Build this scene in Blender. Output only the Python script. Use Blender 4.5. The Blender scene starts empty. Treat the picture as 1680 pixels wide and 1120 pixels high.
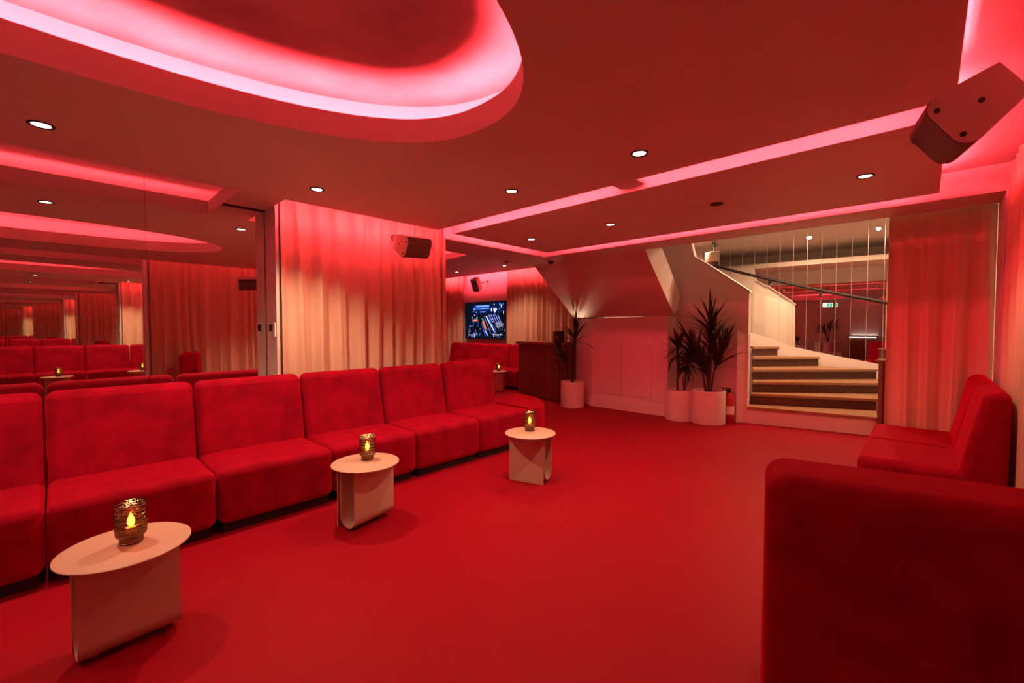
import bpy, bmesh, math, random
from mathutils import Vector, Matrix
R = math.radians
random.seed(7)
S = bpy.context.scene
COL = S.collection
# ---------------------------------------------------------------- camera
cam = bpy.data.cameras.new('camera'); cam.lens = 715 / 1680 * 36; cam.sensor_width = 36; cam.clip_start = .02
co = bpy.data.objects.new('camera', cam); COL.objects.link(co)
co.location = (0, 0, 1.35); co.rotation_euler = (R(90 - 1.8), 0, R(43.56)); S.camera = co
# ---------------------------------------------------------------- world, exposure
w = bpy.data.worlds.new('world'); S.world = w; w.use_nodes = True
w.node_tree.nodes['Background'].inputs[0].default_value = (0, 0, 0, 1)
S.view_settings.view_transform = 'Standard'; S.view_settings.look = 'None'
S.view_settings.exposure = 0.0; S.view_settings.gamma = 1
S.view_settings.use_curve_mapping = False
S.cycles.max_bounces = 16; S.cycles.glossy_bounces = 13; S.cycles.diffuse_bounces = 5
S.cycles.transmission_bounces = 6; S.cycles.transparent_max_bounces = 12
S.cycles.caustics_reflective = True; S.cycles.blur_glossy = .6; S.cycles.caustics_refractive = False
S.cycles.sample_clamp_indirect = 6; S.cycles.use_denoising = True
LED_RGB = (1.0, .048, .068); LED = 330.0          # red cove strips
SPOT_RGB = (1.0, .60, .36); SPOT = 85.0          # warm ceiling downlights
STAIR_RGB = (1.0, .55, .32); STAIR = 190.0

# ---------------------------------------------------------------- materials
def nodemat(name):
    m = bpy.data.materials.new(name); m.use_nodes = True
    nt = m.node_tree; return m, nt, nt.nodes['Principled BSDF']
def pbr(name, col, rough=.6, metal=0, noise=0, scale=20, bump=0, bscale=200, spec=.5, sheen=0, sheencol=None, stretch=None, detail=4):
    m, nt, b = nodemat(name)
    b.inputs['Base Color'].default_value = (*col, 1); b.inputs['Roughness'].default_value = rough
    b.inputs['Metallic'].default_value = metal; b.inputs['Specular IOR Level'].default_value = spec
    tc = nt.nodes.new('ShaderNodeTexCoord'); vec = tc.outputs['Object']
    if stretch:
        mp = nt.nodes.new('ShaderNodeMapping'); mp.inputs['Scale'].default_value = stretch
        nt.links.new(vec, mp.inputs['Vector']); vec = mp.outputs['Vector']
    if noise:
        n = nt.nodes.new('ShaderNodeTexNoise'); n.inputs['Scale'].default_value = scale; n.inputs['Detail'].default_value = detail
        nt.links.new(vec, n.inputs['Vector'])
        r = nt.nodes.new('ShaderNodeMapRange'); r.inputs['From Min'].default_value = .3; r.inputs['From Max'].default_value = .7
        r.inputs['To Min'].default_value = 1 - noise; r.inputs['To Max'].default_value = 1 + noise
        nt.links.new(n.outputs['Fac'], r.inputs['Value'])
        mx = nt.nodes.new('ShaderNodeMix'); mx.data_type = 'RGBA'; mx.blend_type = 'MULTIPLY'; mx.inputs[0].default_value = 1
        mx.inputs[6].default_value = (*col, 1); nt.links.new(r.outputs['Result'], mx.inputs[7])
        nt.links.new(mx.outputs[2], b.inputs['Base Color'])
    if bump:
        n2 = nt.nodes.new('ShaderNodeTexNoise'); n2.inputs['Scale'].default_value = bscale; n2.inputs['Detail'].default_value = 2
        nt.links.new(vec, n2.inputs['Vector'])
        bp = nt.nodes.new('ShaderNodeBump'); bp.inputs['Strength'].default_value = bump; bp.inputs['Distance'].default_value = .004
        nt.links.new(n2.outputs['Fac'], bp.inputs['Height']); nt.links.new(bp.outputs['Normal'], b.inputs['Normal'])
    if sheen:
        b.inputs['Sheen Weight'].default_value = sheen; b.inputs['Sheen Roughness'].default_value = .4
        b.inputs['Sheen Tint'].default_value = (*(sheencol or col), 1)
    return m
def emit(name, col, s):
    m, nt, b = nodemat(name)
    b.inputs['Base Color'].default_value = (0, 0, 0, 1); b.inputs['Specular IOR Level'].default_value = 0
    b.inputs['Emission Color'].default_value = (*col, 1); b.inputs['Emission Strength'].default_value = s
    return m
M = {}
M['paint'] = pbr('white_paint', (.74, .68, .64), .55, noise=.03, scale=3, bump=.08, bscale=60)
M['ceil'] = pbr('ceiling_paint', (.70, .63, .60), .6, noise=.04, scale=2)
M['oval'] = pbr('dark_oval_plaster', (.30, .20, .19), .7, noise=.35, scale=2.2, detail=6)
M['floor'] = pbr('red_floor', (.26, .003, .012), .50, noise=.10, scale=160, bump=.12, bscale=500, spec=.07)
M['velvet'] = pbr('red_velvet', (.29, .002, .017), .85, noise=.22, scale=7, bump=.25, bscale=900, spec=.06, sheen=.8, sheencol=(1, .015, .06), detail=6)
M['black'] = pbr('black_plastic', (.012, .011, .011), .45)
M['plinth'] = pbr('black_plinth', (.01, .008, .008), .7)
M['curtain'] = pbr('curtain_linen', (.74, .50, .38), .9, noise=.05, scale=90, bump=.2, bscale=700, spec=.1, sheen=.2)
M['mirror'] = pbr('mirror_glass', (.90, .91, .87), 0, metal=1)
M['mirror_edge'] = pbr('mirror_bevel', (.85, .80, .72), .25, metal=.6)
M['table'] = pbr('powder_coated_steel', (.54, .35, .27), .5, noise=.04, scale=300)
M['pot'] = pbr('white_pot', (.72, .62, .58), .6, noise=.05, scale=8)
M['soil'] = pbr('soil', (.02, .012, .008), .95, noise=.4, scale=60, bump=.8, bscale=80)
M['leaf'] = pbr('dark_leaf', (.020, .030, .012), .5, noise=.3, scale=9)
M['stem'] = pbr('plant_stem', (.05, .03, .02), .8, noise=.4, scale=30)
M['wood'] = pbr('oak_tread', (.32, .18, .09), .45, noise=.25, scale=6, stretch=(1, 9, 9))
M['riser'] = pbr('dark_oak_riser', (.075, .030, .017), .5, noise=.35, scale=5, stretch=(1, 7, 12))
M['slat'] = pbr('walnut_slat', (.20, .085, .045), .45, noise=.25, scale=8, stretch=(14, 14, 1))
M['walnut'] = pbr('walnut_panel', (.13, .05, .03), .5, noise=.25, scale=8, stretch=(14, 14, 1))
M['speaker'] = pbr('grey_speaker', (.78, .70, .66), .55, noise=.05, scale=200)
M['grille'] = pbr('speaker_grille', (.13, .09, .07), .6, noise=.4, scale=600)
M['brass'] = pbr('brass', (.62, .42, .16), .3, metal=1)
M['steel'] = pbr('brushed_steel', (.5, .48, .46), .3, metal=1)
M['ext'] = pbr('extinguisher_red', (.45, .01, .012), .3)
M['white'] = pbr('white_plastic', (.8, .77, .74), .4)
M['led'] = emit('led_red', LED_RGB, LED); M['led_oval'] = emit('led_red_oval', LED_RGB, LED * 1.9)
M['lens'] = emit('downlight_lens', (1, .80, .62), 14)
M['lens_off'] = pbr('downlight_dark', (.03, .015, .012), .3)
M['flame'] = emit('candle_flame', (1, .76, .42), 130)
M['wax'] = pbr('candle_wax', (.8, .7, .5), .5)
M['ledw'] = emit('led_white', (1, .93, .82), 22)
M['exit'] = emit('exit_sign_white', (.85, 1, .9), 2.2)
M['exitg'] = emit('exit_sign_green', (.02, .42, .16), 1.2)
def glassmat():
    m = bpy.data.materials.new('amber_glass'); m.use_nodes = True; nt = m.node_tree; nt.nodes.clear()
    o = nt.nodes.new('ShaderNodeOutputMaterial'); t = nt.nodes.new('ShaderNodeBsdfTransparent'); g = nt.nodes.new('ShaderNodeBsdfGlossy')
    t.inputs[0].default_value = (.42, .22, .08, 1); g.inputs[0].default_value = (.75, .6, .4, 1); g.inputs['Roughness'].default_value = .12
    tc = nt.nodes.new('ShaderNodeTexCoord'); wv = nt.nodes.new('ShaderNodeTexWave'); wv.bands_direction = 'Z'
    wv.inputs['Scale'].default_value = 26; wv.inputs['Distortion'].default_value = 5; wv.inputs['Detail Scale'].default_value = 2
    nt.links.new(tc.outputs['Object'], wv.inputs['Vector'])
    mr = nt.nodes.new('ShaderNodeMapRange'); mr.inputs['To Min'].default_value = .12; mr.inputs['To Max'].default_value = .42
    nt.links.new(wv.outputs['Fac'], mr.inputs['Value'])
    bp = nt.nodes.new('ShaderNodeBump'); bp.inputs['Strength'].default_value = .8; bp.inputs['Distance'].default_value = .006
    nt.links.new(wv.outputs['Fac'], bp.inputs['Height']); nt.links.new(bp.outputs['Normal'], g.inputs['Normal'])
    x = nt.nodes.new('ShaderNodeMixShader'); nt.links.new(mr.outputs['Result'], x.inputs[0])
    nt.links.new(t.outputs[0], x.inputs[1]); nt.links.new(g.outputs[0], x.inputs[2]); nt.links.new(x.outputs[0], o.inputs[0])
    return m
M['glass'] = glassmat()

# ---------------------------------------------------------------- mesh helpers
class MB:
    def __init__(s): s.v = []; s.f = []; s.mi = []; s.cur = 0
    def add(s, vs, fs):
        n = len(s.v); s.v += [tuple(p) for p in vs]
        for f in fs: s.f.append([i + n for i in f]); s.mi.append(s.cur)
        return s
    def box(s, x0, x1, y0, y1, z0, z1):
        return s.add([(x0,y0,z0),(x1,y0,z0),(x1,y1,z0),(x0,y1,z0),(x0,y0,z1),(x1,y0,z1),(x1,y1,z1),(x0,y1,z1)],
                     [(0,3,2,1),(4,5,6,7),(0,1,5,4),(1,2,6,5),(2,3,7,6),(3,0,4,7)])
    def prism(s, poly, off):            # 3D polygon extruded by a vector
        n = len(poly); P = [Vector(p) for p in poly]; o = Vector(off)
        return s.add(P + [p + o for p in P], [tuple(range(n - 1, -1, -1)), tuple(range(n, 2 * n))] +
                     [(i, (i + 1) % n, n + (i + 1) % n, n + i) for i in range(n)])
    def plan(s, poly, z0, z1): return s.prism([(x, y, z0) for x, y in poly], (0, 0, z1 - z0))
    def tube(s, path, r, n=8, cap=True):
        P = [Vector(p) for p in path]; rr = r if isinstance(r, (list, tuple)) else [r] * len(P)
        b = len(s.v); t0 = None
        for i, p in enumerate(P):
            t = (P[min(i + 1, len(P) - 1)] - P[max(i - 1, 0)]).normalized()
            u = t.orthogonal().normalized() if t0 is None else (t0 - t * t0.dot(t)).normalized()
            t0 = u; v = t.cross(u)
            for k in range(n):
                a = 2 * math.pi * k / n; s.v.append(tuple(p + (u * math.cos(a) + v * math.sin(a)) * rr[i]))
        for i in range(len(P) - 1):
            for k in range(n):
                s.f.append([b + i*n + k, b + i*n + (k+1) % n, b + (i+1)*n + (k+1) % n, b + (i+1)*n + k]); s.mi.append(s.cur)
        if cap:
            s.f.append([b + k for k in range(n - 1, -1, -1)]); s.f.append([b + (len(P)-1)*n + k for k in range(n)]); s.mi += [s.cur] * 2
        return s
    def lathe(s, prof, n=32, c=(0, 0, 0)):
        b = len(s.v)
        for r, z in prof:
            for k in range(n):
                a = 2 * math.pi * k / n; s.v.append((c[0] + r * math.cos(a), c[1] + r * math.sin(a), c[2] + z))
        for i in range(len(prof) - 1):
            for k in range(n):
                s.f.append([b + i*n + k, b + i*n + (k+1) % n, b + (i+1)*n + (k+1) % n, b + (i+1)*n + k]); s.mi.append(s.cur)
        return s
    def mesh(s, name, mats, smooth=False):
        me = bpy.data.meshes.new(name); me.from_pydata(s.v, [], s.f); me.update()
        for m in (mats if isinstance(mats, list) else [mats]): me.materials.append(M[m] if isinstance(m, str) else m)
        me.polygons.foreach_set('material_index', s.mi)
        if smooth:
            me.polygons.foreach_set('use_smooth', [True] * len(me.polygons)); me.set_sharp_from_angle(angle=R(38))
        return me
    def build(s, name, mats, parent=None, smooth=False, loc=None, rotz=0):
        return link(name, s.mesh(name, mats, smooth), parent, loc, rotz)
def link(name, me, parent=None, loc=None, rotz=0):
    o = bpy.data.objects.new(name, me); COL.objects.link(o)
    if parent: o.parent = parent
    if loc: o.location = loc
    if rotz: o.rotation_euler = (0, 0, rotz)
    return o
def tag(o, label=None, cat=None, group=None, kind=None):
    if label: o['label'] = label
    if cat: o['category'] = cat
    if group: o['group'] = group
    if kind: o['kind'] = kind
    return o
def thing(name, label, cat, loc=(0, 0, 0), rotz=0, group=None):
    return tag(link(name, None, None, loc, rotz), label, cat, group)
def struct(o, label, cat='wall'): return tag(o, label, cat, kind='structure')
def dup(o, parent=None, loc=None, rotz=None, label=None):
    c = o.copy(); COL.objects.link(c)
    if parent: c.parent = parent
    if loc is not None: c.location = loc
    if rotz is not None: c.rotation_euler = (0, 0, rotz)
    if label: c['label'] = label
    for ch in o.children: dup(ch, c)
    return c
def rbox_mesh(name, x0, x1, y0, y1, z0, z1, r, mat, seg=5, fn=None, sub=0):
    bm = bmesh.new(); bmesh.ops.create_cube(bm, size=1)
    for v in bm.verts:
        v.co = Vector((x0 + (v.co.x + .5) * (x1 - x0), y0 + (v.co.y + .5) * (y1 - y0), z0 + (v.co.z + .5) * (z1 - z0)))
    if sub: bmesh.ops.subdivide_edges(bm, edges=bm.edges[:], cuts=sub, use_grid_fill=True)
    ed = [e for e in bm.edges if e.calc_face_angle(0) > 1]
    bmesh.ops.bevel(bm, geom=ed, offset=r, segments=seg, affect='EDGES', profile=.5, clamp_overlap=True)
    if fn:
        for v in bm.verts: v.co = Vector(fn(*v.co))
    for f in bm.faces: f.smooth = True
    me = bpy.data.meshes.new(name); bm.to_mesh(me); bm.free(); me.materials.append(M[mat]); return me

HC = 2.39; UP = 2.60; LIP = .12; BASE = .05; MX = -4.30; RX = .50
# ================================================================ STRUCTURE
fl = struct(MB().box(-11.4, .7, -3.8, 7.95, -.12, 0).build('floor', 'floor'), 'smooth deep red floor running through both rooms', 'floor')
fs = struct(MB().box(-4.2, .7, 7.95, 10.4, -.12, 0).build('floor_stairwell', 'floor'), 'floor under the winding stairs', 'floor')

def oval(cx, cy, a, b, n=96, e=2.3, off=0):
    out = []
    for k in range(n):
        t = 2 * math.pi * k / n; c, s_ = math.cos(t), math.sin(t)
        x = math.copysign(abs(c) ** (2 / e), c); y = math.copysign(abs(s_) ** (2 / e), s_)
        l = math.hypot(x, y); out.append((cx + a * x + off * x / l, cy + b * y + off * y / l))
    return out
def rect_hit(c, d, x0, x1, y0, y1):
    t = 1e9
    if d[0] > 1e-9: t = min(t, (x1 - c[0]) / d[0])
    if d[0] < -1e-9: t = min(t, (x0 - c[0]) / d[0])
    if d[1] > 1e-9: t = min(t, (y1 - c[1]) / d[1])
    if d[1] < -1e-9: t = min(t, (y0 - c[1]) / d[1])
    return (c[0] + d[0] * t, c[1] + d[1] * t)
def slab_hole(mb, x0, x1, y0, y1, z0, z1, loop, c):
    inn = list(loop); out = [rect_hit(c, (p[0] - c[0], p[1] - c[1]), x0, x1, y0, y1) for p in inn]
    for q in ((x0, y0), (x1, y0), (x1, y1), (x0, y1)):      # snap the nearest outer point to each corner
        i = min(range(len(out)), key=lambda k: (out[k][0] - q[0]) ** 2 + (out[k][1] - q[1]) ** 2); out[i] = q
    n = len(inn); b = len(mb.v)
    mb.v += [(x, y, z0) for x, y in inn] + [(x, y, z0) for x, y in out] + [(x, y, z1) for x, y in inn] + [(x, y, z1) for x, y in out]
    for i in range(n):
        j = (i + 1) % n
        for f in ((i, n + i, n + j, j), (2*n + i, 2*n + j, 3*n + j, 3*n + i), (i, j, 2*n + j, 2*n + i), (n + i, 3*n + i, 3*n + j, n + j)):
            mb.f.append([b + k for k in f]); mb.mi.append(mb.cur)
def ring_strip(loop, loop2, z):
    mb = MB(); n = len(loop)
    mb.v = [(x, y, z) for x, y in loop] + [(x, y, z) for x, y in loop2]
    mb.f = [[i, (i + 1) % n, n + (i + 1) % n, n + i] for i in range(n)]; mb.mi = [0] * n
    return mb
# main ceiling slab with the oval opening
OV = (-1.70, -.20, .86, 1.77)
mb = MB(); slab_hole(mb, -3.8, .075, -3.4, 2.845, HC, HC + BASE, oval(*OV, n=120), OV[:2])
ceil = struct(mb.build('ceiling', 'ceil'), 'dropped ceiling slab with a large oval light cove and hidden red light strips', 'ceiling')
def part(name, mb, mat, parent, label=None, smooth=False):
    o = mb.build(name, mat, parent, smooth)
    if label: o['label'] = label
    return o
part('ceiling_infill', MB().box(MX, -3.8, 1.0, 1.32, HC, HC + LIP), 'ceil', ceil)
mb = MB(); slab_hole(mb, -4.5, .7, -3.6, 5.0, UP, UP + .1, oval(*OV, n=120, off=.20), OV[:2])
part('upper_ceiling', mb, 'ceil', ceil, 'upper ceiling above the light coves')
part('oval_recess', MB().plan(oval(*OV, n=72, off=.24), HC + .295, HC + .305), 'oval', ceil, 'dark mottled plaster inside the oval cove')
part('floating_panel', MB().box(-3.83, .05, 3.07, 4.74, HC, HC + .10), 'ceil', ceil, 'floating rectangular ceiling panel outlined by a glowing slot')
part('beam', MB().box(-4.75, -4.1, 3.15, 5.0, HC, UP + .3), 'ceil', ceil)
part('beam', MB().box(-4.9, .6, 5.0, 5.46, HC, 3.6), 'ceil', ceil)
part('ceiling_bracket', MB().box(-1.75, -1.55, 2.85, 3.07, HC + .035, HC + .06), 'ceil', ceil)
def wallring(l1, l2, z0, z1):
    mb = MB(); n = len(l1)
    mb.v = [(x, y, z0) for x, y in l1] + [(x, y, z0) for x, y in l2] + [(x, y, z1) for x, y in l1] + [(x, y, z1) for x, y in l2]
    for i in range(n):
        j = (i + 1) % n
        for f in ((i, j, 2*n+j, 2*n+i), (n+i, 3*n+i, 3*n+j, n+j), (2*n+i, 2*n+j, 3*n+j, 3*n+i)): mb.f.append(list(f)); mb.mi.append(0)
    return mb
part('cove_lip', wallring(oval(*OV, n=120), oval(*OV, n=120, off=.015), HC + BASE, HC + LIP + .01), 'ceil', ceil, smooth=True)
part('cove_lip', MB().box(-3.8, -3.785, -3.4, 1.0, HC + BASE, HC + LIP), 'ceil', ceil)
part('cove_lip', MB().box(.06, .075, -3.4, 2.845, HC + BASE, HC + LIP), 'ceil', ceil)
def strip(x0, x1, y0, y1, z=HC + BASE + .012):
    part('led_strip', MB().box(x0, x1, y0, y1, z, z + .008), 'led', ceil)
part('led_strip', ring_strip(oval(*OV, n=64, off=.035), oval(*OV, n=64, off=.06), HC + BASE + .05), 'led_oval', ceil)
strip(-3.77, -3.75, -3.3, .98)                # along the mirror wall
strip(-3.795, -3.775, 1.34, 2.80)               # above the left curtain
strip(-3.70, .0, 2.79, 2.81, HC + .085)                  # slot, near edge
strip(.02, .04, -3.3, 2.80)                   # along the right wall
strip(-3.79, -3.77, 3.15, 4.68, HC + .112)               # slot, around the floating panel
strip(-3.75, -.0, 4.68, 4.70, HC + .112)
strip(.0, .02, 3.12, 4.68, HC + .112)
# walls
wl = struct(MB().box(-4.46, MX - .02, -3.6, 1.32, 0, UP + .1).build('wall_left', 'paint'), 'left wall behind the mirror panels')
part('column', MB().box(-4.46, -4.04, 1.32, 1.345, 0, HC + LIP), 'paint', wl, 'narrow white return beside the mirror')
part('wall_end', MB().box(-4.46, -4.16, 1.345, 3.13, 0, UP + .1), 'paint', wl)
wr = struct(MB().box(RX + .02, .66, -3.6, 5.0, 0, UP + .1).build('wall_right', 'paint'), 'right wall behind the long curtain')
part('post', MB().box(.40, RX + .02, 1.0, 1.05, 0, UP), 'paint', wr)
part('pilaster', MB().box(.415, .60, 5.0, 5.46, 0, HC), 'paint', wr, 'narrow white pilaster beside the corner curtain')
struct(MB().box(-4.46, .66, -3.8, -3.6, 0, UP + .1).build('wall_back', 'paint'), 'rear wall behind the bar')
# second room
H2 = 2.72
w2 = struct(MB().box(-11.2, -4.9, 7.82, 7.95, 0, 3.2).build('wall_television', 'paint'), 'far wall of the second room carrying the television')
struct(MB().box(-11.4, -11.2, 2.9, 7.95, 0, 3.2).build('wall_far_left', 'paint'), 'left wall of the second room')
struct(MB().box(-11.2, -4.46, 2.75, 2.9, 0, 3.2).build('wall_partition', 'paint'), 'partition between the two rooms')
OV2 = (-7.9, 5.10, 1.95, .42)
mb = MB(); slab_hole(mb, -11.2, -4.75, 2.9, 7.58, H2, H2 + .05, oval(*OV2, n=96), OV2[:2])
c2 = struct(mb.build('ceiling_second_room', 'ceil'), 'ceiling of the second room with its own oval light cove', 'ceiling')
part('upper_ceiling', MB().box(-11.2, -4.6, 2.9, 7.95, 3.02, 3.12), 'ceil', c2)
part('cove_lip', wallring(oval(*OV2, n=96), oval(*OV2, n=96, off=.015), H2 + .05, H2 + LIP), 'ceil', c2, smooth=True)
part('led_strip', ring_strip(oval(*OV2, n=48, off=.035), oval(*OV2, n=48, off=.06), H2 + .08), 'led_oval', c2)
part('led_strip', MB().box(-11, -5.0, 7.53, 7.55, H2 + LIP + .012, H2 + LIP + .02), 'led', c2)
part('soffit_side', MB().box(-4.9, -4.75, 5.46, 7.95, H2, 3.2), 'ceil', c2)
# ---- under-stair wall, soffits, balustrade
cab = struct(MB().prism([(-4.20, 6.42, 0), (-2.84, 6.42, 0), (-2.84, 6.42, 1.53), (-4.20, 6.42, 1.51)], (0, .16, 0)).build('wall_under_stairs', 'paint'),
             'white wall under the stairs with two cupboard doors')
part('angled_end', MB().plan([(-4.20, 6.42), (-4.20, 6.58), (-4.60, 6.95), (-4.62, 6.58)], 0, 1.50), 'paint', cab)
part('return_wall', MB().box(-2.90, -2.84, 6.58, 7.2, 0, 1.53), 'paint', cab)
part('plinth', MB().box(-4.20, -2.84, 6.385, 6.42, 0, .135), 'paint', cab)
for x0, x1, kx in ((-4.10, -3.615, -3.655), (-3.605, -3.09, -3.565)):
    d = part('cupboard_door', MB().box(x0, x1, 6.402, 6.42, .25, 1.115), 'paint', cab)
    part('knob', MB().lathe([(0, -.025), (.014, -.02), (.016, -.01), (.008, 0)], 12), 'white', d).matrix_local = Matrix.Translation((kx, 6.40, 1.05)) @ Matrix.Rotation(R(-90), 4, 'X')
sof_v = []
for xs in ((-4.72, -4.58, -4.58, -4.58, -4.66, -4.72), (-2.77,) * 6):
    for x_, (y_, z_) in zip(xs, [(5.46, 2.39), (6.42, 1.53), (6.58, 1.62), (6.70, 1.85), (6.05, 2.47), (5.46, 2.90)]): sof_v.append((x_, y_, z_))
sof = struct(MB().add(sof_v, [(5, 4, 3, 2, 1, 0), (6, 7, 8, 9, 10, 11)] + [(i, (i + 1) % 6, 6 + (i + 1) % 6, 6 + i) for i in range(6)]).build('ceiling_soffit', 'paint'),
             'sloping underside of the stairs above the cupboard', 'ceiling')
part('fascia', MB().prism([(-2.77, 5.46, 2.39), (-2.77, 6.42, 1.53), (-2.77, 6.47, 1.66), (-2.77, 5.56, 2.47)], (.025, 0, 0)), 'paint', sof)
part('upper_floor', MB().box(-4.75, .5, 5.46, 6.6, 2.72, 2.82), 'paint', sof)
# balustrade: outer face, inner face, newel block
dB = Vector((-1, -.05, 0)).normalized(); P0 = Vector((-1.88, 6.75, 0)); eB = Vector((-.235, .972, 0))
def onB(s, z): p = P0 + dB * s; return (p.x, p.y, z)
bal = struct(MB().prism([onB(-.06, 0), onB(-.06, 1.847), onB(.501, 2.279), onB(.687, 2.406), onB(.734, 2.605), onB(.75, 2.75), onB(1.5, 2.75), onB(1.5, 0)], (.0, .09, 0)).build('wall_stair', 'paint'),
             'white solid stair balustrade rising behind the potted plants')
A0 = Vector((-1.945, 6.68, 0)); wB = Vector((.13, .105, 0))
def prof(pts): return [(A0 + eB * t + Vector((0, 0, z))) for t, z in pts]
part('newel', MB().prism(prof([(0, 0), (0, 1.25), (.13, 1.39), (.13, 1.77), (.2, 1.845), (.2, 0)]), wB), 'paint', bal)
I0 = Vector((-1.83, 6.80, 0))
iw = [(-1.83, 6.80, 1.83), (-1.95, 7.2, 1.88), (-2.13, 7.5, 1.95), (-2.30, 7.66, 2.02), (-2.52, 7.77, 2.14), (-2.92, 7.85, 2.42)]
mb = MB()
for (xa, ya, za), (xb, yb, zb) in zip(iw, iw[1:]):
    dd = Vector((yb - ya, xa - xb, 0)).normalized() * -.06
    mb.prism([(xa, ya, 0), (xb, yb, 0), (xb, yb, zb), (xa, ya, za)], dd)
part('inner_wall', mb, 'paint', bal)
cap = [onB(-.075, 1.845), onB(.501, 2.282), onB(.687, 2.41)]
part('cap_rail', MB().prism([Vector(p) for p in cap] + [Vector(p) + Vector((0, 0, .018)) for p in cap[::-1]], (.0, .12, 0)), 'white', bal)
# stairwell shell
sw = struct(MB().box(-4.4, .7, 10.3, 10.42, 0, 3.7).build('wall_stairwell', 'paint'), 'white panelled wall at the top of the stairs')
part('side_wall', MB().box(-4.4, -4.25, 6.9, 10.3, 0, 3.7), 'paint', sw)
part('side_wall', MB().box(.50, .66, 5.46, 10.3, 0, 3.7), 'paint', sw)
part('stairwell_ceiling', MB().box(-4.4, .66, 5.46, 10.4, 3.15, 3.3), 'ceil', sw)
for k in range(6): part('wall_panel', MB().box(-4.2 + k * .24, -3.97 + k * .24, 10.275, 10.3, 2.66, 3.15), 'paint', sw)
land = part('landing', MB().box(-4.25, -2.95, 9.05, 10.3, 2.52, 2.66), 'riser', sw, 'dark wooden landing edge')

# ================================================================ STAIRS
st = thing('staircase', 'winding staircase with oak treads and dark risers beside the white newel', 'stairs', (-1.2, 7.0, 0))
off = Vector((1.2, -7.0, 0))
Zs = [.24, .395, .55, .705, .86, 1.015, 1.17]
In = [(-1.819, 6.755), (-1.843, 6.983), (-1.853, 7.134), (-1.934, 7.437), (-2.08, 7.985), (-2.195, 8.41), (-2.33, 8.75)]
Ou = [(-.422, 7.036), (-.468, 7.611), (-.51, 8.213), (-.555, 8.85), (-1.316, 8.90), (-1.907, 8.93), (-2.28, 8.95)]
def ext(i):
    a = Vector((*In[i], 0)); b = Vector((*Ou[i], 0)); 
    return a, (b + (b - a) * .16 if i == 2 else b)
for i in range(6):
    a, b = ext(i); a2, b2 = ext(i + 1); z = Zs[i]
    if i == 3: quad = [a, b, Vector((-.40, 8.86, 0)), b2, a2]; quad = [a, b, b2, a2]
    else: quad = [a, b, b2, a2]
    nrm = Vector(((b - a).y, -(b - a).x, 0)).normalized()
    over = [a + nrm * .03, b + nrm * .03, b2 + (b2 - a2) * .0, a2]
    t = MB().prism([p + off + Vector((0, 0, z - .035)) for p in over], (0, 0, .035)).build('tread', 'wood', st)
    z0 = 0 if i == 0 else Zs[i - 1]
    r = MB().prism([p + off + Vector((0, 0, z0)) for p in (a, b, b - nrm * .02, a - nrm * .02)], (0, 0, z - .035 - z0)).build('riser', 'paint' if i == 0 else 'riser', st)
    if i == 0: r['label'] = 'white painted bottom riser'
AN = R(-3.0); mN = Vector((-math.sin(AN), -math.cos(AN), 0)); mT = Vector((math.cos(AN), -math.sin(AN), 0)); mP = Vector((-1.2, 9.0, 0))
def onM(x, z, d=0):
    p = mP + mT * ((x - mP.x) / mT.x) + mN * d; return Vector((p.x, p.y, z))
stg = [(-2.42, 1.275), (-2.06, 1.15), (-1.71, 1.015), (-1.4, .945), (-1.09, .88), (-.54, .77), (-.12, .68), (-.12, 0), (-2.42, 0)]
MB().prism([onM(x, z, .03) + off for x, z in stg], mN * .03).build('string_board', 'white', st)
# mirror strips on the stairwell wall
sm = thing('stair_mirror', 'wall of tall narrow mirror strips behind the stairs', 'mirror', tuple(onM(-1.4, 0, 0)))
mo = -onM(-1.4, 0, 0)
MB().prism([onM(-2.95, 0, 0) + mo, onM(-.02, 0, 0) + mo, onM(-.02, 3.15, 0) + mo, onM(-2.95, 3.15, 0) + mo], -mN * .05).build('backing_board', 'mirror_edge', sm)
x = -2.93; k = 0
while x < -.1:
    tl = random.uniform(-.0016, .0016); x2 = min(x + .197, -.03)
    MB().prism([onM(x, .05, .006) + mo, onM(x2, .05, .006 + tl) + mo, onM(x2, 3.14, .006 + tl) + mo, onM(x, 3.14, .006) + mo], -mN * .004).build('mirror_strip', 'mirror', sm)
    x += .2025
# handrail
hr = thing('handrail', 'black round handrail running up along the mirror strips', 'handrail', tuple(onM(-1.4, 1.5, .08)))
ho = -onM(-1.4, 1.5, .08)
hp = [(-3.12, 2.59), (-2.6, 2.40), (-2.08, 2.225), (-1.26, 1.965), (-.42, 1.73), (-.2, 1.67)]
MB().tube([onM(x, z, .08) + ho for x, z in hp], .024, 10).build('rail', 'black', hr, True)
for x, z in ((-2.08, 2.205), (-1.32, 1.965), (-.45, 1.72)):
    MB().tube([onM(x, z, .08) + ho, onM(x, z - .07, .07) + ho, onM(x, z - .09, .0) + ho], .012, 8).build('bracket', 'black', hr, True)
# slatted end panel beside the stairs
sp = thing('slatted_newel_panel', 'narrow slatted wood panel with brass top at right end of stairs', 'panel', (-.36, 7.05, 0))
MB().box(-.06, .22, -.05, .25, 0, .93).build('core', 'walnut', sp)
for k in range(5): MB().box(-.055 + k * .055, -.02 + k * .055, -.075, -.05, 0, .93).build('slat', 'slat', sp)
MB().box(-.08, .23, -.09, .26, .93, .955).build('top', 'slat', sp)
MB().lathe([(.0, .06), (.02, .055), (.022, .03), (.012, .0)], 12, (.05, -.03, .955)).build('brass_knob', 'brass', sp, True)

MIRROR_TILT = 1.6
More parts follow.
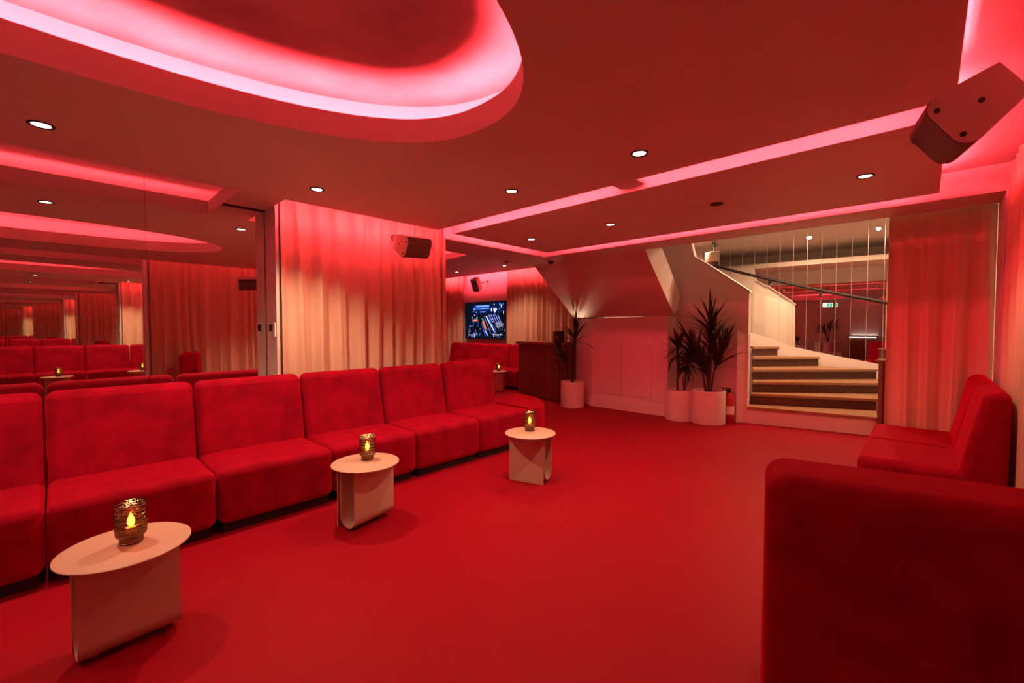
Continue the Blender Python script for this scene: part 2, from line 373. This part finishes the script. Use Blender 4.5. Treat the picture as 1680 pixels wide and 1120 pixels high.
# ================================================================ MIRRORS IN THE ROOM
wm = thing('wall_mirror', 'large frameless wall mirror in panels behind the long red sofa', 'mirror', (MX, 0, 0))
ys = [-3.4, -2.1, -.80, .497, 1.315]
for a, b in zip(ys, ys[1:]): MB().box(-.012, .0, a + .0015, b - .0015, .02, UP - .03).build('mirror_panel', 'mirror', wm)
MB().box(.0, .02, 1.0, 1.315, HC - .012, HC).build('top_track', 'black', wm)
wm2 = thing('wall_mirror', 'mirror on the right wall facing the long red sofa', 'mirror', (RX - .02, 1.0, 0), R(-MIRROR_TILT))
for a, b in zip([-4.3, -2.9, -1.45], [-2.9, -1.45, 0.0]): MB().box(.0, .012, a + .0015, b - .0015, .02, UP - .03).build('mirror_panel', 'mirror', wm2)

# ================================================================ CURTAINS
def curtain(label, p0, p1, z0, z1, amp=.035, pitch=.13, seed=1, group=None, top=.5, wander=.02):
    rnd = random.Random(seed); p0 = Vector((*p0, 0)); p1 = Vector((*p1, 0)); L = (p1 - p0).length
    d = (p1 - p0).normalized(); n = Vector((d.y, -d.x, 0))
    cols = max(24, int(L / .011)); rows = 10
    knots = []; s = 0                                     # fold phase with uneven widths
    while s < L + pitch: knots.append(s); s += pitch * rnd.uniform(.55, 1.5)
    ka = [rnd.uniform(.5, 1.25) for _ in knots]; kd = [rnd.uniform(-1, 1) for _ in knots]
    mb = MB(); vs = []
    for j in range(rows + 1):
        f = j / rows; z = z1 + (z0 - z1) * f
        a_ = amp * (top + (1 - top) * min(1, f * 2.2))
        for i in range(cols + 1):
            s = L * i / cols
            q = max(k for k in range(len(knots)) if knots[k] <= s + 1e-9); q = min(q, len(knots) - 2)
            u = (s - knots[q]) / (knots[q + 1] - knots[q])
            am = ka[q] * (1 - u) + ka[q + 1] * u; dr = kd[q] * (1 - u) + kd[q + 1] * u
            y = math.cos(2 * math.pi * u) * a_ * am + .25 * a_ * math.cos(4 * math.pi * u + q)
            e = min(1, min(s, L - s) / .03)
            p = p0 + d * min(L, max(0, s + dr * wander * f * e)) + n * y; vs.append((p.x, p.y, z))
    fsx = []
    W = cols + 1
    for j in range(rows):
        for i in range(cols): fsx.append((j*W + i, j*W + i + 1, (j+1)*W + i + 1, (j+1)*W + i))
    c = (p0 + p1) / 2
    mb.add([(x - c.x, y - c.y, z) for x, y, z in vs], fsx)
    me = mb.mesh('curtain', 'curtain'); me.polygons.foreach_set('use_smooth', [True] * len(me.polygons))
    o = link('curtain', me, None, (c.x, c.y, 0))
    return tag(o, label, 'curtain', group)
curtain('wide peach curtain beside the mirror, brightly lit by a downlight', (-4.09, 1.37), (-4.09, 2.44), .02, UP - .02, .040, .19, 3, wander=.09)
curtain('peach curtain panel behind the small wall speaker at the end of the partition', (-4.09, 2.44), (-4.09, 3.12), .02, UP - .02, .040, .13, 8, wander=.06)
curtain('narrow strip of peach curtain wrapped round the end of the partition', (-4.05, 3.13), (-4.44, 3.17), .02, HC, .015, .09, 5)
curtain('tall curtain hanging behind the two-seat sofa in the corner by the stairs', (-.28, 5.56), (.42, 5.56), .02, HC + .02, .045, .14, 11, top=.35, wander=.04)
curtain('long curtain along the right wall beside the large speaker', (RX - .055, 4.96), (RX - .055, 1.08), .02, UP - .03, .034, .15, 21, wander=.04)
curtain('curtain to the left of the television in the second room', (-11.0, 7.74), (-9.16, 7.74), .02, 2.95, .05, .16, 31)
curtain('curtain to the right of the television behind the wooden booth', (-7.50, 7.74), (-4.95, 7.74), .02, 2.95, .055, .16, 41)

# ================================================================ SOFAS
SW = .757
def sheared(k): return lambda x, y, z: (x, y + max(0, z - .43) * (k if y < .26 else .02), z)
DS = .94
def module(label, loc, rotz, wd=SW, group='red velvet sofa modules', lean=.34):
    t = thing('sofa_module', label, 'sofa', loc, rotz, group); h = wd / 2 - .004
    s = link('seat', rbox_mesh('seat', -h, h, -.39, .33, .065, .43, .055, 'velvet'), t)
    b = link('backrest', rbox_mesh('backrest', -h + .003, h - .003, .10, .39, .065, .955, .055, 'velvet', fn=sheared(lean)), t)
    for o in (s, b): o.modifiers.new('wn', 'WEIGHTED_NORMAL')
    MB().box(-h + .03, h - .03, -.33, .34, 0, .075).build('plinth', 'plinth', t)
    for o in t.children: o.scale = (1, DS, 1)
    return t
LAB = ['red velvet sofa module just inside the left edge of the picture', 'red velvet sofa module behind the nearest side table',
       'red velvet sofa module between the nearest and the middle side table', 'red velvet sofa module right behind the middle side table',
       'red velvet sofa module midway between the middle and the far side table', 'last red velvet sofa module of the long row, behind the far side table']
for k, lb in enumerate(LAB): module(lb, (-3.27 - .39 * DS, -.43 + k * SW, 0), R(90))
module('red velvet sofa module facing the second room, back to the long row', (-4.43, 3.575, 0), R(-90), SW)
# half-round end seat
ho_ = thing('end_ottoman', 'half-round red velvet ottoman at the end of the long sofa', 'ottoman', (-4.05, 3.755, 0))
pr = [(.0, .43), (.68, .43), (.72, .424), (.745, .405), (.757, .375), (.757, .09), (.745, .065), (0, .065)]
mb = MB(); n = 28
for i in range(n + 1):
    a = R(100) * i / n
    for r, z in pr: mb.v.append((r * math.cos(a), r * math.sin(a) * 1.0, z))
m_ = len(pr)
for i in range(n):
    for j in range(m_ - 1): mb.f.append([i*m_ + j, i*m_ + j + 1, (i+1)*m_ + j + 1, (i+1)*m_ + j]); mb.mi.append(0)
mb.f.append(list(range(m_))); mb.f.append([n*m_ + j for j in range(m_)][::-1]); mb.mi += [0, 0]
mb.build('seat', 'velvet', ho_, True)
MB().plan([(.66 * math.cos(R(100) * i / 16), .66 * math.sin(R(100) * i / 16)) for i in range(17)] + [(0, 0)], 0, .07).build('plinth', 'plinth', ho_)
# right-hand sofa, near sofa back
module('nearer of the two red velvet modules against the right wall', (-.35 + .39 * DS, 4.37, 0), R(-90))
module('farther of the two red velvet modules against the right wall, by the corner curtain', (-.35 + .39 * DS, 4.37 + SW, 0), R(-90), .75)
ang = R(13.0)
ux, uy = math.cos(ang), math.sin(ang)
bx, by = -.308, 1.285                        # rear left corner of the near module
cx = bx + ux * SW / 2 - uy * .40; cy = by + uy * SW / 2 + ux * .40
module('large dark red sofa back filling the lower right corner in the foreground', (cx, cy, 0), ang + math.pi, lean=.06)
# second room sofas
for k, lb in enumerate(['rightmost red sofa under the television in the second room', 'second red sofa from the right under the television',
                        'third red sofa from the right under the television', 'leftmost red sofa under the television']):
    module(lb, (-6.75 - k * SW, 7.2, 0), 0)

# ================================================================ SIDE TABLES + CANDLES
def side_table(label, loc, rotz):
    t = thing('side_table', label, 'table', loc, rotz, 'round side tables')
    MB().lathe([(0, .410), (.220, .410), (.225, .413), (.225, .417), (.220, .420), (0, .420)], 64).build('table_top', 'table', t, True)
    r, L, yc, th = .075, .165, .02, .006
    path = [(yc + r, .41)] + [(yc + r * math.cos(a), .018 + r - r * math.sin(a)) for a in [math.pi * i / 20 for i in range(21)]] + [(yc - r, .41)]
    inn = [(yc + r - th, .41)] + [(yc + (r - th) * math.cos(a), .018 + r - (r - th) * math.sin(a)) for a in [math.pi * i / 20 for i in range(21)]] + [(yc - r + th, .41)]
    mb = MB(); n = len(path)
    for xx in (-L, L):
        mb.v += [(xx, y, z) for y, z in path] + [(xx, y, z) for y, z in inn]
    for i in range(n - 1):
        for f in ((i, i+1, 2*n+i+1, 2*n+i), (n+i, 3*n+i, 3*n+i+1, n+i+1), (i, n+i, n+i+1, i+1), (2*n+i, 2*n+i+1, 3*n+i+1, 3*n+i)):
            mb.f.append(list(f)); mb.mi.append(0)
    mb.build('curved_leg', 'table', t, True)
    MB().box(-L, L, yc - r - .034, yc - r - .028, 0, .41).build('flat_leg', 'table', t)
    for xx in (-.11, .11): MB().lathe([(0, 0), (.011, .0), (.011, .014), (.006, .03), (0, .03)], 12, (xx, yc, 0)).build('foot', 'brass', t, True)
    return t
T = [((-2.471, .194), -86, 'nearest'), ((-2.807, 1.475), -79, 'middle'), ((-2.537, 2.904), 16, 'far')]
TL = {'nearest': 'nearest pale round side table in the lower left', 'middle': 'middle pale round side table along the long sofa',
      'far': 'pale round side table by the far end of the long sofa', 'room2': 'small side table before the sofas in the second room'}
HP = [(0, 0), (.038, 0), (.042, .004), (.040, .022), (.044, .026), (.052, .034), (.0545, .05)]
HP += [(.0535 + .0022 * math.sin(k * 1.5), .056 + k * .0048) for k in range(23)] + [(.052, .170), (.049, .171), (.048, .16), (.048, .05), (.040, .036), (0, .034)]
def candle(label, x, y, z):
    t = thing('candle_holder', label, 'candle', (x, y, z), 0, 'glass candle holders')
    MB().lathe(HP, 36).build('glass', 'glass', t, True)
    MB().lathe([(0, 0), (.037, 0), (.041, .004), (.039, .021), (.0, .023)], 28, (0, 0, .001)).build('metal_foot', 'brass', t, True)
    c = MB().lathe([(0, .065), (.018, .065), (.019, .062), (.019, .037), (0, .037)], 20).build('candle', 'wax', t, True)
    MB().lathe([(0, .066), (.009, .074), (.014, .086), (.011, .102), (.004, .122), (0, .13)], 14).build('flame', 'flame', c, True)
    l = bpy.data.lights.new('candle_light', 'POINT'); l.energy = .55; l.color = (1, .55, .22); l.shadow_soft_size = .012
    o = bpy.data.objects.new('candle_light', l); COL.objects.link(o); o.parent = t; o.location = (0, 0, .13)
    return t
for (xy, rz, key), (cx_, cy_) in zip(T, [(-2.489, .213), (-2.85, 1.512), (-2.586, 2.952)]):
    side_table(TL[key], (*xy, 0), R(rz))
    candle({'nearest': 'lit candle in ribbed amber glass on the nearest side table', 'middle': 'lit candle in ribbed amber glass on the middle side table',
            'far': 'lit candle in ribbed amber glass on the far side table'}[key], cx_, cy_, .42)
side_table(TL['room2'], (-6.70, 6.55, 0), R(30))
candle('tiny lit candle on the table in the second room', -6.64, 6.57, .42)

# ================================================================ DOWNLIGHTS
def downlight(label, x, y, z, on=True, e=None, size=118, rgb=None):
    t = thing('downlight', label, 'downlight', (x, y, z), 0, 'recessed ceiling spots')
    MB().lathe([(.040, 0), (.052, -.001), (.052, -.006), (.046, -.008), (.037, -.004), (.036, .0)], 28).build('trim_ring', 'black', t, True)
    MB().lathe([(0, -.003), (.037, -.003)], 24).build('lens', 'lens' if on else 'lens_off', t)
    if on:
        l = bpy.data.lights.new('spot', 'SPOT'); l.energy = SPOT if e is None else e; l.color = rgb or SPOT_RGB; l.spot_size = R(size); l.spot_blend = .75; l.shadow_soft_size = .03
        o = bpy.data.objects.new('spot', l); COL.objects.link(o); o.parent = t; o.location = (0, 0, -.02)
    return t
for lb, x, y, on in [('ceiling spot nearest the left edge, in front of the mirror', -3.308, -.02, 1), ('ceiling spot in front of the left curtain', -3.337, 1.386, 1),
                     ('ceiling spot over the far side table', -2.31, 2.425, 1), ('ceiling spot at the middle of the main ceiling by the glowing slot', -1.263, 2.43, 1),
                     ('leftmost spot in the floating ceiling panel', -3.38, 3.885, 1), ('second spot from the left in the floating panel', -2.33, 3.885, 1),
                     ('unlit dark spot in the floating panel', -1.30, 3.86, 0), ('rightmost spot in the floating panel, above the right sofa', -.326, 3.855, 1)]:
    downlight(lb, x, y, HC, bool(on), e=SPOT * (.55 if y > 3 else 1.5 if y == 1.386 else 1))
downlight('ceiling spot behind the viewpoint near the bar', -3.32, -1.5, HC)
downlight('left ceiling spot in the second room', -8.4, 6.87, H2); downlight('right ceiling spot in the second room', -6.77, 6.88, H2)
downlight('left bright spot over the stairs, seen in the mirror strips', -1.57, 7.62, 3.15, e=STAIR, rgb=STAIR_RGB, size=172)
downlight('right bright spot over the stairs, seen in the mirror strips', -.52, 7.80, 3.15, e=STAIR, rgb=STAIR_RGB, size=172)
downlight('spot over the upper landing', -3.4, 9.3, 3.15, e=STAIR * .7, rgb=STAIR_RGB, size=172)

# ================================================================ SPEAKERS
def speaker(label, loc, M3, mount, wd=.21, dp=.215, ht=.32):
    t = thing('wall_speaker', label, 'speaker', loc)
    Rm = M3.to_4x4()
    # plan outline: rounded front (-y), narrower back (+y)
    def outline(s):
        pts = []; r = .05
        for cxs, a0 in ((1, -90), (-1, 180)):
            seq = range(0, 7)
            for k in seq:
                a = R(a0 + 90 * k / 6); pts.append((cxs * (wd / 2 - r) + r * math.cos(a), -dp / 2 + r + r * math.sin(a)))
        right = pts[:7]; left = pts[7:]
        p = left + right + [(wd * .33, dp / 2), (-wd * .33, dp / 2)]
        return [(x * s, y * s) for x, y in p]
    def sub(name, mb, mat, sm=True):
        o = mb.build(name, mat, t, sm); o.matrix_local = Rm; return o
    sub('cabinet', MB().plan(outline(1), -ht / 2, ht / 2), 'speaker')
    fr = [p for p in outline(1.02) if p[1] < -dp / 2 + .045]
    fr2 = [(x * .95, y + .03) for x, y in fr]
    mb = MB().plan(fr + fr2[::-1], -ht / 2 + .012, ht / 2 - .012); sub('grille', mb, 'grille')
    for x, y in ((0, .01), (.06, -.085), (-.06, -.085)):
        sub('screw', MB().lathe([(0, -ht / 2 - .002), (.009, -ht / 2 - .002), (.009, -ht / 2 + .002)], 12, (x, y, 0)), 'black')
    sub('badge', MB().lathe([(0, 0), (.012, 0), (.012, .003)], 14).add([], []), 'steel').matrix_local = Rm @ Matrix.Translation((.05, -dp / 2 - .008, .12)) @ Matrix.Rotation(R(90), 4, 'X')
    back = (Rm @ Vector((0, dp / 2, 0)))
    end = Vector(mount) - Vector(loc)
    MB().tube([back, back + (end - back) * .4 + Vector((0, 0, -.015)), end + (back - end) * .15, end], .011, 8).build('bracket', 'black', t, True)
    mb = MB().lathe([(0, 0), (.035, 0), (.035, .012), (0, .012)], 16)
    o = mb.build('mount_plate', 'black', t, True); o.matrix_local = Matrix.Translation(end) @ Matrix.Rotation(R(90), 4, 'Y')
    return t
def orient(front, down):      # columns: local x, y(back), z(up)
    y = -Vector(front).normalized(); z = -Vector(down); z = (z - y * z.dot(y)).normalized(); x = y.cross(z)
    return Matrix((x, y, z)).transposed()
speaker('large grey wall speaker hanging at the upper right beside the curtain', (.085, 2.38, 2.14), orient((-.80, -.10, -.58), (.10, -1, -.12)), (RX - .03, 2.50, 2.24))
speaker('grey wall speaker hanging before the left curtain', (-3.83, 2.55, 2.19), orient((.85, .10, -.45), (.12, -1, -.1)), (-4.1, 2.50, 2.30))
speaker('small speaker above the television in the second room', (-8.45, 7.55, 2.47), orient((.1, -.8, -.45), (0, -.4, -.9)), (-8.3, 7.81, 2.55), wd=.2)

# ================================================================ TELEVISION
def television():
    x0, x1, z0, z1 = -9.11, -7.56, 1.06, 2.03
    t = thing('television', 'wall television showing a blue-lit mixing console', 'television', ((x0 + x1) / 2, 7.815, 1.0))
    ox = (x0 + x1) / 2
    MB().box(x0 - ox, x1 - ox, -.09, 0, z0 - 1, z1 - 1).build('housing', 'black', t)
    cols = {'k': (.004, .005, .012, 1), 'n': (.004, .012, .07, 1), 'b': (.03, .10, .55, 1.3), 'l': (.22, .42, 1, 1.5), 'w': (.75, .82, 1, 1.6), 'o': (1, .22, .08, 1.1), 't': (.03, .25, .25, 1), 'p': (.22, .2, .6, 1.2), 'g': (.25, .27, .32, .8)}
    mats = []; idx = {}
    for k, c in cols.items(): idx[k] = len(mats); mats.append(emit('screen_' + k, c[:3], c[3]))
    mb = MB(); Wd, Hg = x1 - x0 - .05, z1 - z0 - .05; lay = [0]
    def q(c, *uv):
        mb.cur = idx[c]; lay[0] += 1; y = -.0905 - lay[0] * .00004
        mb.add([(-Wd / 2 + u * Wd, y, z0 - 1 + .025 + (1 - v) * Hg) for u, v in uv], [tuple(range(len(uv)))])
    def rc(c, u0, v0, u1, v1): q(c, (u0, v0), (u1, v0), (u1, v1), (u0, v1))
    rc('k', 0, 0, 1, 1)
    rc('n', .18, .06, .80, .30); rc('b', .26, .07, .74, .14); rc('l', .30, .085, .70, .115); rc('b', .24, .155, .66, .19); rc('l', .40, .165, .64, .178)
    rc('b', .38, .245, .54, .28); rc('l', .40, .255, .52, .27); rc('n', .62, .02, .98, .28)
    rnd = random.Random(4)
    for k in range(16):
        u, v = rnd.uniform(.66, .97), rnd.uniform(.02, .30); rc(rnd.choice('blwwpt'), u, v, u + rnd.uniform(.01, .03), v + rnd.uniform(.03, .09))
    for k in range(22):
        u, v = rnd.uniform(.14, .34), rnd.uniform(.14, .55); rc(rnd.choice('nbblw'), u, v, u + rnd.uniform(.01, .035), v + rnd.uniform(.02, .07))
    rc('o', .20, .47, .33, .52); rc('t', .24, .44, .32, .465)
    def bar(c, u0, v0, u1, v1, wd): q(c, (u0, v0), (u0 + wd, v0), (u1 + wd, v1), (u1, v1))
    bar('n', .50, .38, .72, .86, .10); bar('w', .53, .38, .74, .82, .022); bar('p', .49, .40, .66, .88, .012); bar('b', .56, .37, .78, .80, .015)
    bar('t', .42, .44, .46, .54, .05); bar('o', .44, .53, .51, .76, .05); bar('b', .42, .58, .52, .95, .018); bar('l', .50, .78, .57, .93, .03)
    for k in range(5): bar('p', .60 + k * .055, .33 + .01 * k, .69 + k * .055, .56 + .01 * k, .02); bar('l', .61 + k * .055, .36, .65 + k * .055, .46, .01)
    q('g', (.76, .60), (.88, .52), (.98, .62), (.84, .74)); q('p', (.79, .60), (.87, .55), (.90, .58), (.82, .64))
    for k in range(40):
        u, v = rnd.uniform(.55, .98), rnd.uniform(.45, .97); rc(rnd.choice('lwbp'), u, v, u + .014, v + .02)
    for k in range(26):
        u, v = rnd.uniform(.06, .42), rnd.uniform(.60, .96); rc(rnd.choice('nnbblp'), u, v, u + rnd.uniform(.008, .03), v + rnd.uniform(.015, .07))
    bar('p', .12, .62, .07, .98, .008); rc('w', .24, .86, .245, .98); rc('w', .08, .915, .28, .925)
    for k in range(10): rc('w', .70 + k * .025, .895, .70 + k * .025 + .017, .915)
    mb.build('screen', mats, t)
television()

# ================================================================ WOODEN BOOTH (second room)
def counter(name, label, cat, loc, rotz, L, D, Ht, pitch=.05, led=False, sides=True):
    t = thing(name, label, cat, loc, rotz)
    MB().box(-L / 2, L / 2, 0, D, .02, Ht - .05).build('body', 'walnut', t)
    sl = MB().box(-.015, .015, -.02, 0, .02, Ht - .06).mesh('slat', 'slat')
    n = int(L / pitch)
    for k in range(n): link('slat', sl, t, (-L / 2 + .02 + k * (L - .04) / (n - 1), 0, 0))
    if sides:
        for sgn in (1, -1):
            for k in range(int(D / pitch)): link('slat', sl, t, (sgn * L / 2, .03 + k * pitch, 0), R(90) * sgn)
    MB().box(-L / 2 - .05, L / 2 + .03, -.05, D + .03, Ht - .05, Ht).build('worktop', 'slat', t)
    if led: MB().box(-L / 2, L / 2, -.04, -.03, Ht - .058, Ht - .051).build('light_strip', 'ledw', t)
    return t
fa = math.atan2(6.307 - 6.677, -4.897 + 6.149)
counter('wooden_booth', 'dark slatted wooden booth beside the left potted plant', 'counter', ((-6.149 - 4.897) / 2, (6.677 + 6.307) / 2, 0), fa, 1.30, .42, 1.07, .06)
bk = thing('monitor_box', 'small black speaker box standing on the wooden booth', 'speaker', (-5.02, 6.56, 1.07), fa)
link('cabinet', rbox_mesh('cabinet', -.08, .08, -.08, .08, 0, .22, .012, 'black', 3), bk)
MB().lathe([(0, 0), (.05, 0), (.055, .004), (.04, .008)], 20).build('driver', 'grille', bk, True).matrix_local = Matrix.Translation((0, -.081, .09)) @ Matrix.Rotation(R(90), 4, 'X')
MB().box(-.01, .01, -.086, -.08, .17, .19).build('indicator', 'steel', bk)
# bar behind the viewpoint, seen in the stair mirror
counter('bar_counter', 'slatted bar with a glowing white edge, seen reflected in the stair mirror', 'bar', (-.40, -2.75, 0), R(180), .92, .45, 1.06, .07, led=True, sides=False)
bb = thing('bar_back_panel', 'bright white panel behind the slatted bar', 'panel', (-.25, -3.58, 0))
MB().box(-.40, .42, 0, .03, .0, 2.3).build('panel', 'white', bb)
MB().box(-.40, .42, .03, .10, 1.0, 1.03).build('shelf', 'white', bb)
MB().box(-.38, .40, .04, .06, 1.031, 1.037).build('light_strip', 'ledw', bb)
# exit sign hanging from the ceiling, reflected in the stair mirror
ex = thing('exit_sign', 'green and white running-man exit sign hanging from the ceiling', 'sign', (-1.38, -2.18, 2.2), R(180))
MB().box(-.16, .16, 0, .025, -.08, .08).build('housing', 'white', ex)
MB().box(-.15, .15, -.003, 0, -.07, .07).build('face', 'exit', ex)
mb = MB().box(-.14, .03, -.006, -.003, -.06, .06).box(.05, .10, -.006, -.003, -.012, .012)
mb.add([(.10, -.005, -.035), (.14, -.005, 0), (.10, -.005, .035)], [(0, 1, 2)]); mb.build('pictogram', 'exitg', ex)
mb = MB().lathe([(0, .0), (.012, 0)], 10, (0, 0, 0)); MB().tube([(-.07, -.008, .025), (-.05, -.008, 0), (-.075, -.008, -.03)], .007, 6).tube([(-.05, -.008, 0), (-.02, -.008, -.035)], .007, 6).tube([(-.09, -.008, .01), (-.03, -.008, .015)], .006, 6).build('figure', 'exit', ex)
for xx in (-.12, .12): MB().tube([(xx, .012, .08), (xx, .012, .19)], .003, 6).build('hanger', 'steel', ex)

# ================================================================ SMALL FIXTURES
dc = thing('dome_camera', 'small black dome camera under the far beam', 'camera', (-4.15, 5.22, HC))
MB().lathe([(0, 0), (.055, 0), (.055, -.03), (.045, -.035), (0, -.035)], 20).build('base', 'ceil', dc, True)
MB().lathe([(.042, -.034), (.040, -.055), (.028, -.075), (0, -.083)], 20).build('dome', 'black', dc, True)
ts = thing('wall_controller', 'small white wall controller with a dark display beside the mirror', 'switch', (-4.12, 1.32, 1.35))
MB().box(-.09, .065, -.012, 0, -.075, .045).build('plate', 'white', ts)
MB().box(-.065, .01, -.016, -.012, -.03, .03).build('display', 'black', ts)
fe = thing('fire_extinguisher', 'red fire extinguisher with black hose in the corner beside the newel', 'fire extinguisher', (-2.025, 6.635, 0))
MB().lathe([(0, 0), (.065, 0), (.07, .012), (.07, .34), (.06, .38), (.03, .41), (.02, .43), (0, .43)], 28).build('cylinder', 'ext', fe, True)
MB().lathe([(.022, .425), (.026, .43), (.026, .46), (.012, .47), (0, .47)], 14).build('valve', 'black', fe, True)
MB().box(-.10, .03, -.012, .012, .475, .49).box(-.09, .0, -.010, .010, .455, .464).build('lever', 'black', fe)
MB().tube([(-.02, 0, .45), (-.07, -.01, .455), (-.10, -.02, .40), (-.095, -.03, .28), (-.085, -.04, .16)], .011, 8).build('hose', 'black', fe, True)
MB().lathe([(.0705, .12), (.0705, .24)], 28).build('label_band', 'white', fe, True)

# ================================================================ PLANTS
def leaf_mesh(L, wd, droop, name='leaf'):
    mb = MB(); n = 6
    for i in range(n + 1):
        u = i / n; x = L * u * (1 - .12 * droop * u * u); z = -droop * L * .55 * u ** 2.2
        h = wd * (.55 + .9 * u if u < .4 else .91 * (1 - ((u - .4) / .6) ** 1.7) + .02)
        mb.v += [(x, -h, z + .25 * h), (x, 0, z), (x, h, z + .25 * h)]
    for i in range(n):
        b = i * 3
        for k in (0, 1): mb.f.append([b + k, b + k + 1, b + 4 + k, b + 3 + k]); mb.mi.append(0)
    return mb.mesh(name, 'leaf', True)
THIN = [leaf_mesh(.46, .019, d) for d in (.05, .2, .45, .8)]
BROAD = [leaf_mesh(.34, .034, d) for d in (.2, .5, .9, 1.3)]
def plant(label, loc, rp, hp, stems, lib, nl, rnd, ymax=1e9):
    t = thing('potted_plant', label, 'plant', loc, 0, 'potted plants')
    MB().lathe([(0, 0), (rp * .985, 0), (rp, .012), (rp, hp), (rp - .012, hp + .003), (rp - .018, hp - .03), (rp - .02, hp - .05), (0, hp - .05)], 40).build('pot', 'pot', t, True)
    MB().lathe([(rp - .02, hp - .045), (0, hp - .035)], 24).build('soil', 'soil', t)
    for (bx_, by_, tx, ty, tz, sc, spread) in stems:
        a = Vector((bx_, by_, hp - .05)); b = Vector((tx, ty, tz))
        mid = a.lerp(b, .5) + Vector(((bx_ - tx) * .12, (by_ - ty) * .12, .04))
        pth = [a, a.lerp(mid, .5), mid, mid.lerp(b, .55), b]
        s = MB().tube(pth, [.017, .016, .014, .013, .010], 8).build('stem', 'stem', t, True)
        ax_ = Vector((0, 0, 1)).rotation_difference((b - mid).normalized()).to_matrix().to_4x4()
        for k in range(nl):
            el = R(85 - spread * (k / nl) ** .8 + rnd.uniform(-9, 9)); az = k * 2.39996 + rnd.uniform(-.3, .3)
            d = min(3, max(0, int(3.2 * k / nl + rnd.uniform(-.4, .6))))
            o = link('leaf', lib[d], s); q = sc * rnd.uniform(.8, 1.15)
            back = .20 * (k / nl); pos = b - (b - mid).normalized() * back * sc
            for az_, q_ in ((az, q), (-az, q), (-az, q * .7), (-az, q * .45)):     # keep leaves clear of the wall behind
                mt = Matrix.Translation(pos) @ ax_ @ Matrix.Rotation(az_, 4, 'Z') @ Matrix.Rotation(-el, 4, 'Y') @ Matrix.Diagonal((q_, q_, q_, 1))
                o.matrix_local = mt
                if max((mt @ v.co).y for v in lib[d].vertices) + loc[1] < ymax: break
rnd = random.Random(12)
plant('spiky potted plant with two heads beside the wooden booth', (-4.40, 6.14, 0), .20, .43,
      [(.01, 0, .05, .02, 1.24, .95, 80), (-.01, 0, -.13, -.11, .90, .95, 65)], THIN, 38, rnd, 6.38)
plant('bushy broad-leaved potted plant, left of the pair before the stair wall', (-2.63, 6.36, 0), .20, .44,
      [(-.03, 0, -.03, 0, 1.08, .85, 120), (.06, .02, .12, .05, .90, .8, 130)], BROAD, 34, rnd, 6.56)
plant('tall spiky potted plant with several heads, right of the pair by the newel', (-2.24, 6.42, 0), .225, .46,
      [(0, 0, .02, .0, 1.42, 1.0, 58), (-.03, 0, -.13, -.10, .98, 1.15, 42), (.03, .0, .13, .06, .96, 1.1, 42), (.0, .03, -.05, -.02, .80, .8, 36), (.02, -.02, .04, .03, 1.15, .9, 40)], THIN, 36, rnd, 6.68)
plant('small potted plant on the upper landing at the top of the stairs', (-3.22, 9.45, 2.66), .17, .24,
      [(0, 0, .0, 0, .36, .55, 120)], BROAD, 18, rnd)
led_ = thing('ledge', 'low white ledge against the rear wall under two plants', 'ledge', (-1.75, -3.28, 0))
MB().box(-.95, .65, -.28, .25, 0, .36).build('body', 'paint', led_); MB().box(-.97, .67, -.28, .27, .36, .385).build('top', 'white', led_)
plant('spiky plant on the rear ledge, the right one in the stair mirror', (-1.36, -3.20, .385), .17, .40,
      [(0, 0, .05, .02, .95, .85, 60), (0, 0, -.12, .02, .85, .8, 60)], THIN, 26, rnd)
plant('spiky plant on the rear ledge, the left one in the stair mirror', (-1.80, -3.20, .385), .17, .40,
      [(0, 0, .0, .0, .85, .85, 60)], THIN, 26, rnd)
plant('low bushy plant at the left end of the rear ledge', (-2.38, -3.25, .385), .17, .26,
      [(0, 0, .0, .0, .42, .75, 120)], BROAD, 24, rnd)
# uplight behind the left plant
ul = thing('plant_uplight', 'small uplight behind the left potted plant', 'lamp', (-4.50, 6.36, 0))
MB().lathe([(0, 0), (.045, 0), (.045, .012), (.012, .018), (.012, 1.18), (.022, 1.2), (.026, 1.28), (.024, 1.28), (.02, 1.21), (0, 1.21)], 20).build('body', 'black', ul, True)
MB().lathe([(0, 1.24), (.019, 1.24)], 16).build('lens', 'lens', ul)
l = bpy.data.lights.new('spot', 'SPOT'); l.energy = 5.5; l.color = (1, .62, .36); l.spot_size = R(100); l.spot_blend = .8; l.shadow_soft_size = .02
o = bpy.data.objects.new('spot', l); COL.objects.link(o); o.parent = ul; o.location = (0, 0, 1.29); o.rotation_euler = Vector((.25, -.40, 1)).to_track_quat('-Z', 'Y').to_euler()
